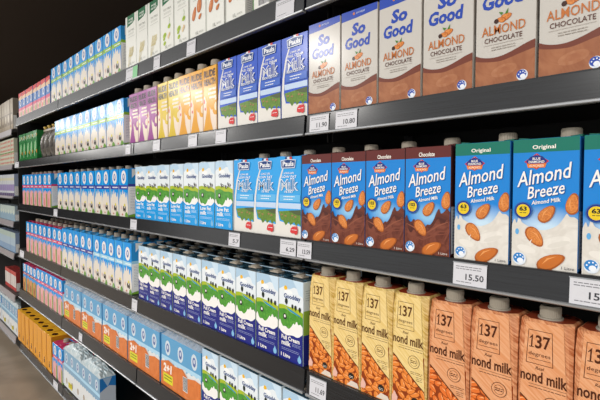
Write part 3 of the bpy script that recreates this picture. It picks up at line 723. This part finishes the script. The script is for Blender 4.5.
# --- farthest bay
def art_dots(f):
    for j in range(6):
        for i in range(2): f.ell(24+i*46, 20+j*32, 13, 9, mat('#c8484c')); f.n -= 1
    f.n += 1
    f.rect(0, 96, 92, 100, mat('#6f9a5c'))
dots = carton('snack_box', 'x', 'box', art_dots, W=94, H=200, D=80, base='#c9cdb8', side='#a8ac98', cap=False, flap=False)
run(dots, LF[1][0], -4.55, -3.97, 6, 'pale boxes with red dots', 'far left bay', 'red dotted boxes', y=.006)
def art_beige(f): f.rect(10, 86, 40, 130, mat('#8a7c6a')); f.rect(14, 82, 150, 200, mat('#b0a48c')); f.ell(48, 90, 22, 30, mat('#c8bca4'))
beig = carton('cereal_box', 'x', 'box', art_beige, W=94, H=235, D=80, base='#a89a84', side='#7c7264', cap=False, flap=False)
run(beig, LF[0][0], -4.68, -3.97, 7, 'beige boxes', 'top of far left bay', 'beige boxes', y=.006)
def art_lil(f): f.rect(0, 96, 40, 90, mat('#9a8cb4')); f.rect(0, 96, 0, 24, mat('#6f6480')); f.rect(0, 96, 120, 140, mat('#d0ccb0'))
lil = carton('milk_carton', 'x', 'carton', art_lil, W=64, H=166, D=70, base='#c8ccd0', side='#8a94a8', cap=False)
run(lil, LF[2][0], -4.6, -3.97, 9, 'small white and lilac cartons', 'far left bay', 'lilac cartons', y=.006)
def art_pal(f): f.rect(0, 96, 0, 60, mat('#8fa8b8')); f.ell(48, 66, 20, 18, mat('#c8d2c4'))
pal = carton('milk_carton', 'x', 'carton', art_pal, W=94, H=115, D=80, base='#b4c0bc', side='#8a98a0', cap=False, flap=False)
run(pal, LF[3][0], -4.6, -3.97, 7, 'low pale grey green boxes', 'far left bay', 'pale low boxes', y=.006)
def art_pal2(f): f.rect(0, 96, 0, 50, mat('#7c9ab8')); f.rect(0, 96, 110, 152, mat('#a8b8b0'))
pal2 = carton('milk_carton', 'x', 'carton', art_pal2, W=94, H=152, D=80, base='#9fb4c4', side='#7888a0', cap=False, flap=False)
run(pal2, LF[4][0], -4.6, -3.97, 7, 'pale blue boxes', 'fifth shelf of far left bay', 'pale blue boxes', y=.006)
def art_red(f): f.rect(0, 96, 0, 30, mat('#b8403c')); f.rect(0, 96, 122, 152, mat('#b8403c')); f.rect(46, 50, 30, 122, mat('#6a3c38'))
red = carton('snack_box', 'x', 'box', art_red, W=94, H=152, D=80, base='#cfc6c0', side='#8a3432', cap=False, flap=False)
run(red, LF[5][0], -4.5, -4.1, 4, 'white boxes with red bands', 'far left bay', 'red banded boxes', y=.03)
run(sp, LF[6][0], -4.87, -3.972, 3, 'silver blue shrink wrapped packs', 'far left bay', 'silver blue packs in far bay', y=.01, jit=.3)

# ------------------------------------------------------------------ price tags clipped on the rails
def price_tag(x, z, w, price, label, green=False, h=.042, rh=.05):
    t = thing('price_tag', label, 'price tag', (x, -.0092, z-rh*.5)); a = MB()
    a.box(-w/2, w/2, -.0007, 0, -h/2, h/2, mat('#cdcdd2', rough=.35)); W, H = w*1000, h*1000
    f = Face(a, W, H, lambda u, v, n: (u/1000-w/2, -.0007-.00006*(n+1), v/1000-h/2))
    f.fine(W*.08, W*.85, H*.82, 2, mat('#77777c'), dy=4, h=1.4)
    if green: f.rect(W*.6, W, 0, H, mat('#7fc48c'))
    if price: f.text(price, W*.38, W*.92, H*.26, H*.54, mat('#3a3a40'), bold=.02)
    f.fine(W*.1, W*.6, H*.14, 1, mat('#77777c'), h=1.4)
    o = a.build('tag_card', t)
    a = MB(); a.box(-w/2-.001, w/2+.001, -.0012, .0, h/2-.0005, h/2+.0015, mat('#8c9094', rough=.2)); a.build('tag_holder', t)
    t.rotation_euler = (math.radians(-3.5), 0, 0)
TG = [
 (1, -.873, .07, '', 'white price tag, rightmost on the top shelf rail'),
 (1, -1.335, .055, '', 'white price tag below the big almonds on top rail'),
 (1, -1.58, .05, '', 'small white price tag below the soy pods on top rail'),
 (1, -1.80, .11, '', 'white and green price tag below the oat cartons on top rail'),
 (2, -.752, .062, '11.90', 'left of the two price tags under the leftmost chocolate almond cartons'),
 (2, -.668, .062, '10.80', 'price tag reading 10.80 under the white chocolate almond cartons'),
 (2, -1.165, .055, '', 'price tag at the glare under the leftmost royal blue carton'),
 (2, -1.33, .055, '', 'price tag under the orange nut drinks'),
 (2, -1.59, .055, '', 'price tag under the yellow nut drinks'),
 (2, -1.845, .05, '', 'price tag under the purple nut drinks, leftmost one'),
 (3, -1.098, .055, '5.7', 'price tag alone under the leftmost sky blue milk carton'),
 (3, -.862, .06, '6.29', 'price tag under the rightmost sky blue milk carton'),
 (3, -.802, .05, '13.59', 'price tag reading 13.59 under the brown topped almond cartons'),
 (3, -.378, .062, '15.50', 'price tag reading 15.50 under the green topped almond cartons'),
 (3, -.185, .068, '15.40', 'price tag at the right edge under the green topped cartons'),
 (3, -1.80, .06, '', 'price tag under the leftmost white meadow cartons, third rail'),
 (3, -2.87, .07, '', 'faint price tag under the leftmost purple banded cartons'),
 (4, -.755, .055, '11.69', 'price tag under the leftmost yellow woodgrain cartons'),
 (4, -1.80, .05, '', 'price tag under the leftmost navy based meadow carton'),
 (4, -3.70, .12, '', 'pale price tag at the left end of fourth rail'),
 (5, -2.47, .05, '', 'price tag under the orange sleeved packs'),
 (6, -2.93, .09, '', 'price tag under the silver packs on bottom rail'),
 (2, -3.80, .12, '', 'pale price tag at the left end of second rail'),
]
for r_, x, w_, p_, lb in TG:
    z = LV[r_-1][0]; price_tag(x, z, w_, p_, lb, green='green price' in lb, rh=LV[r_-1][1], h=.046 if r_ in (1, 4) else .04)

# small bracket rising behind the top cartons
t = thing('sign_bracket', 'small grey bracket poking above the blue top shelf cartons', 'bracket', (-2.2, .3, .478))
a = MB(); a.box(-.05, .05, 0, .02, 0, .26, mat('#5c5a5e')); a.build('plate', t)
a = MB(); a.box(-.06, .06, -.03, .05, 0, .01, mat('#5c5a5e')); a.build('foot', t)
print('objects', len(bpy.data.objects))
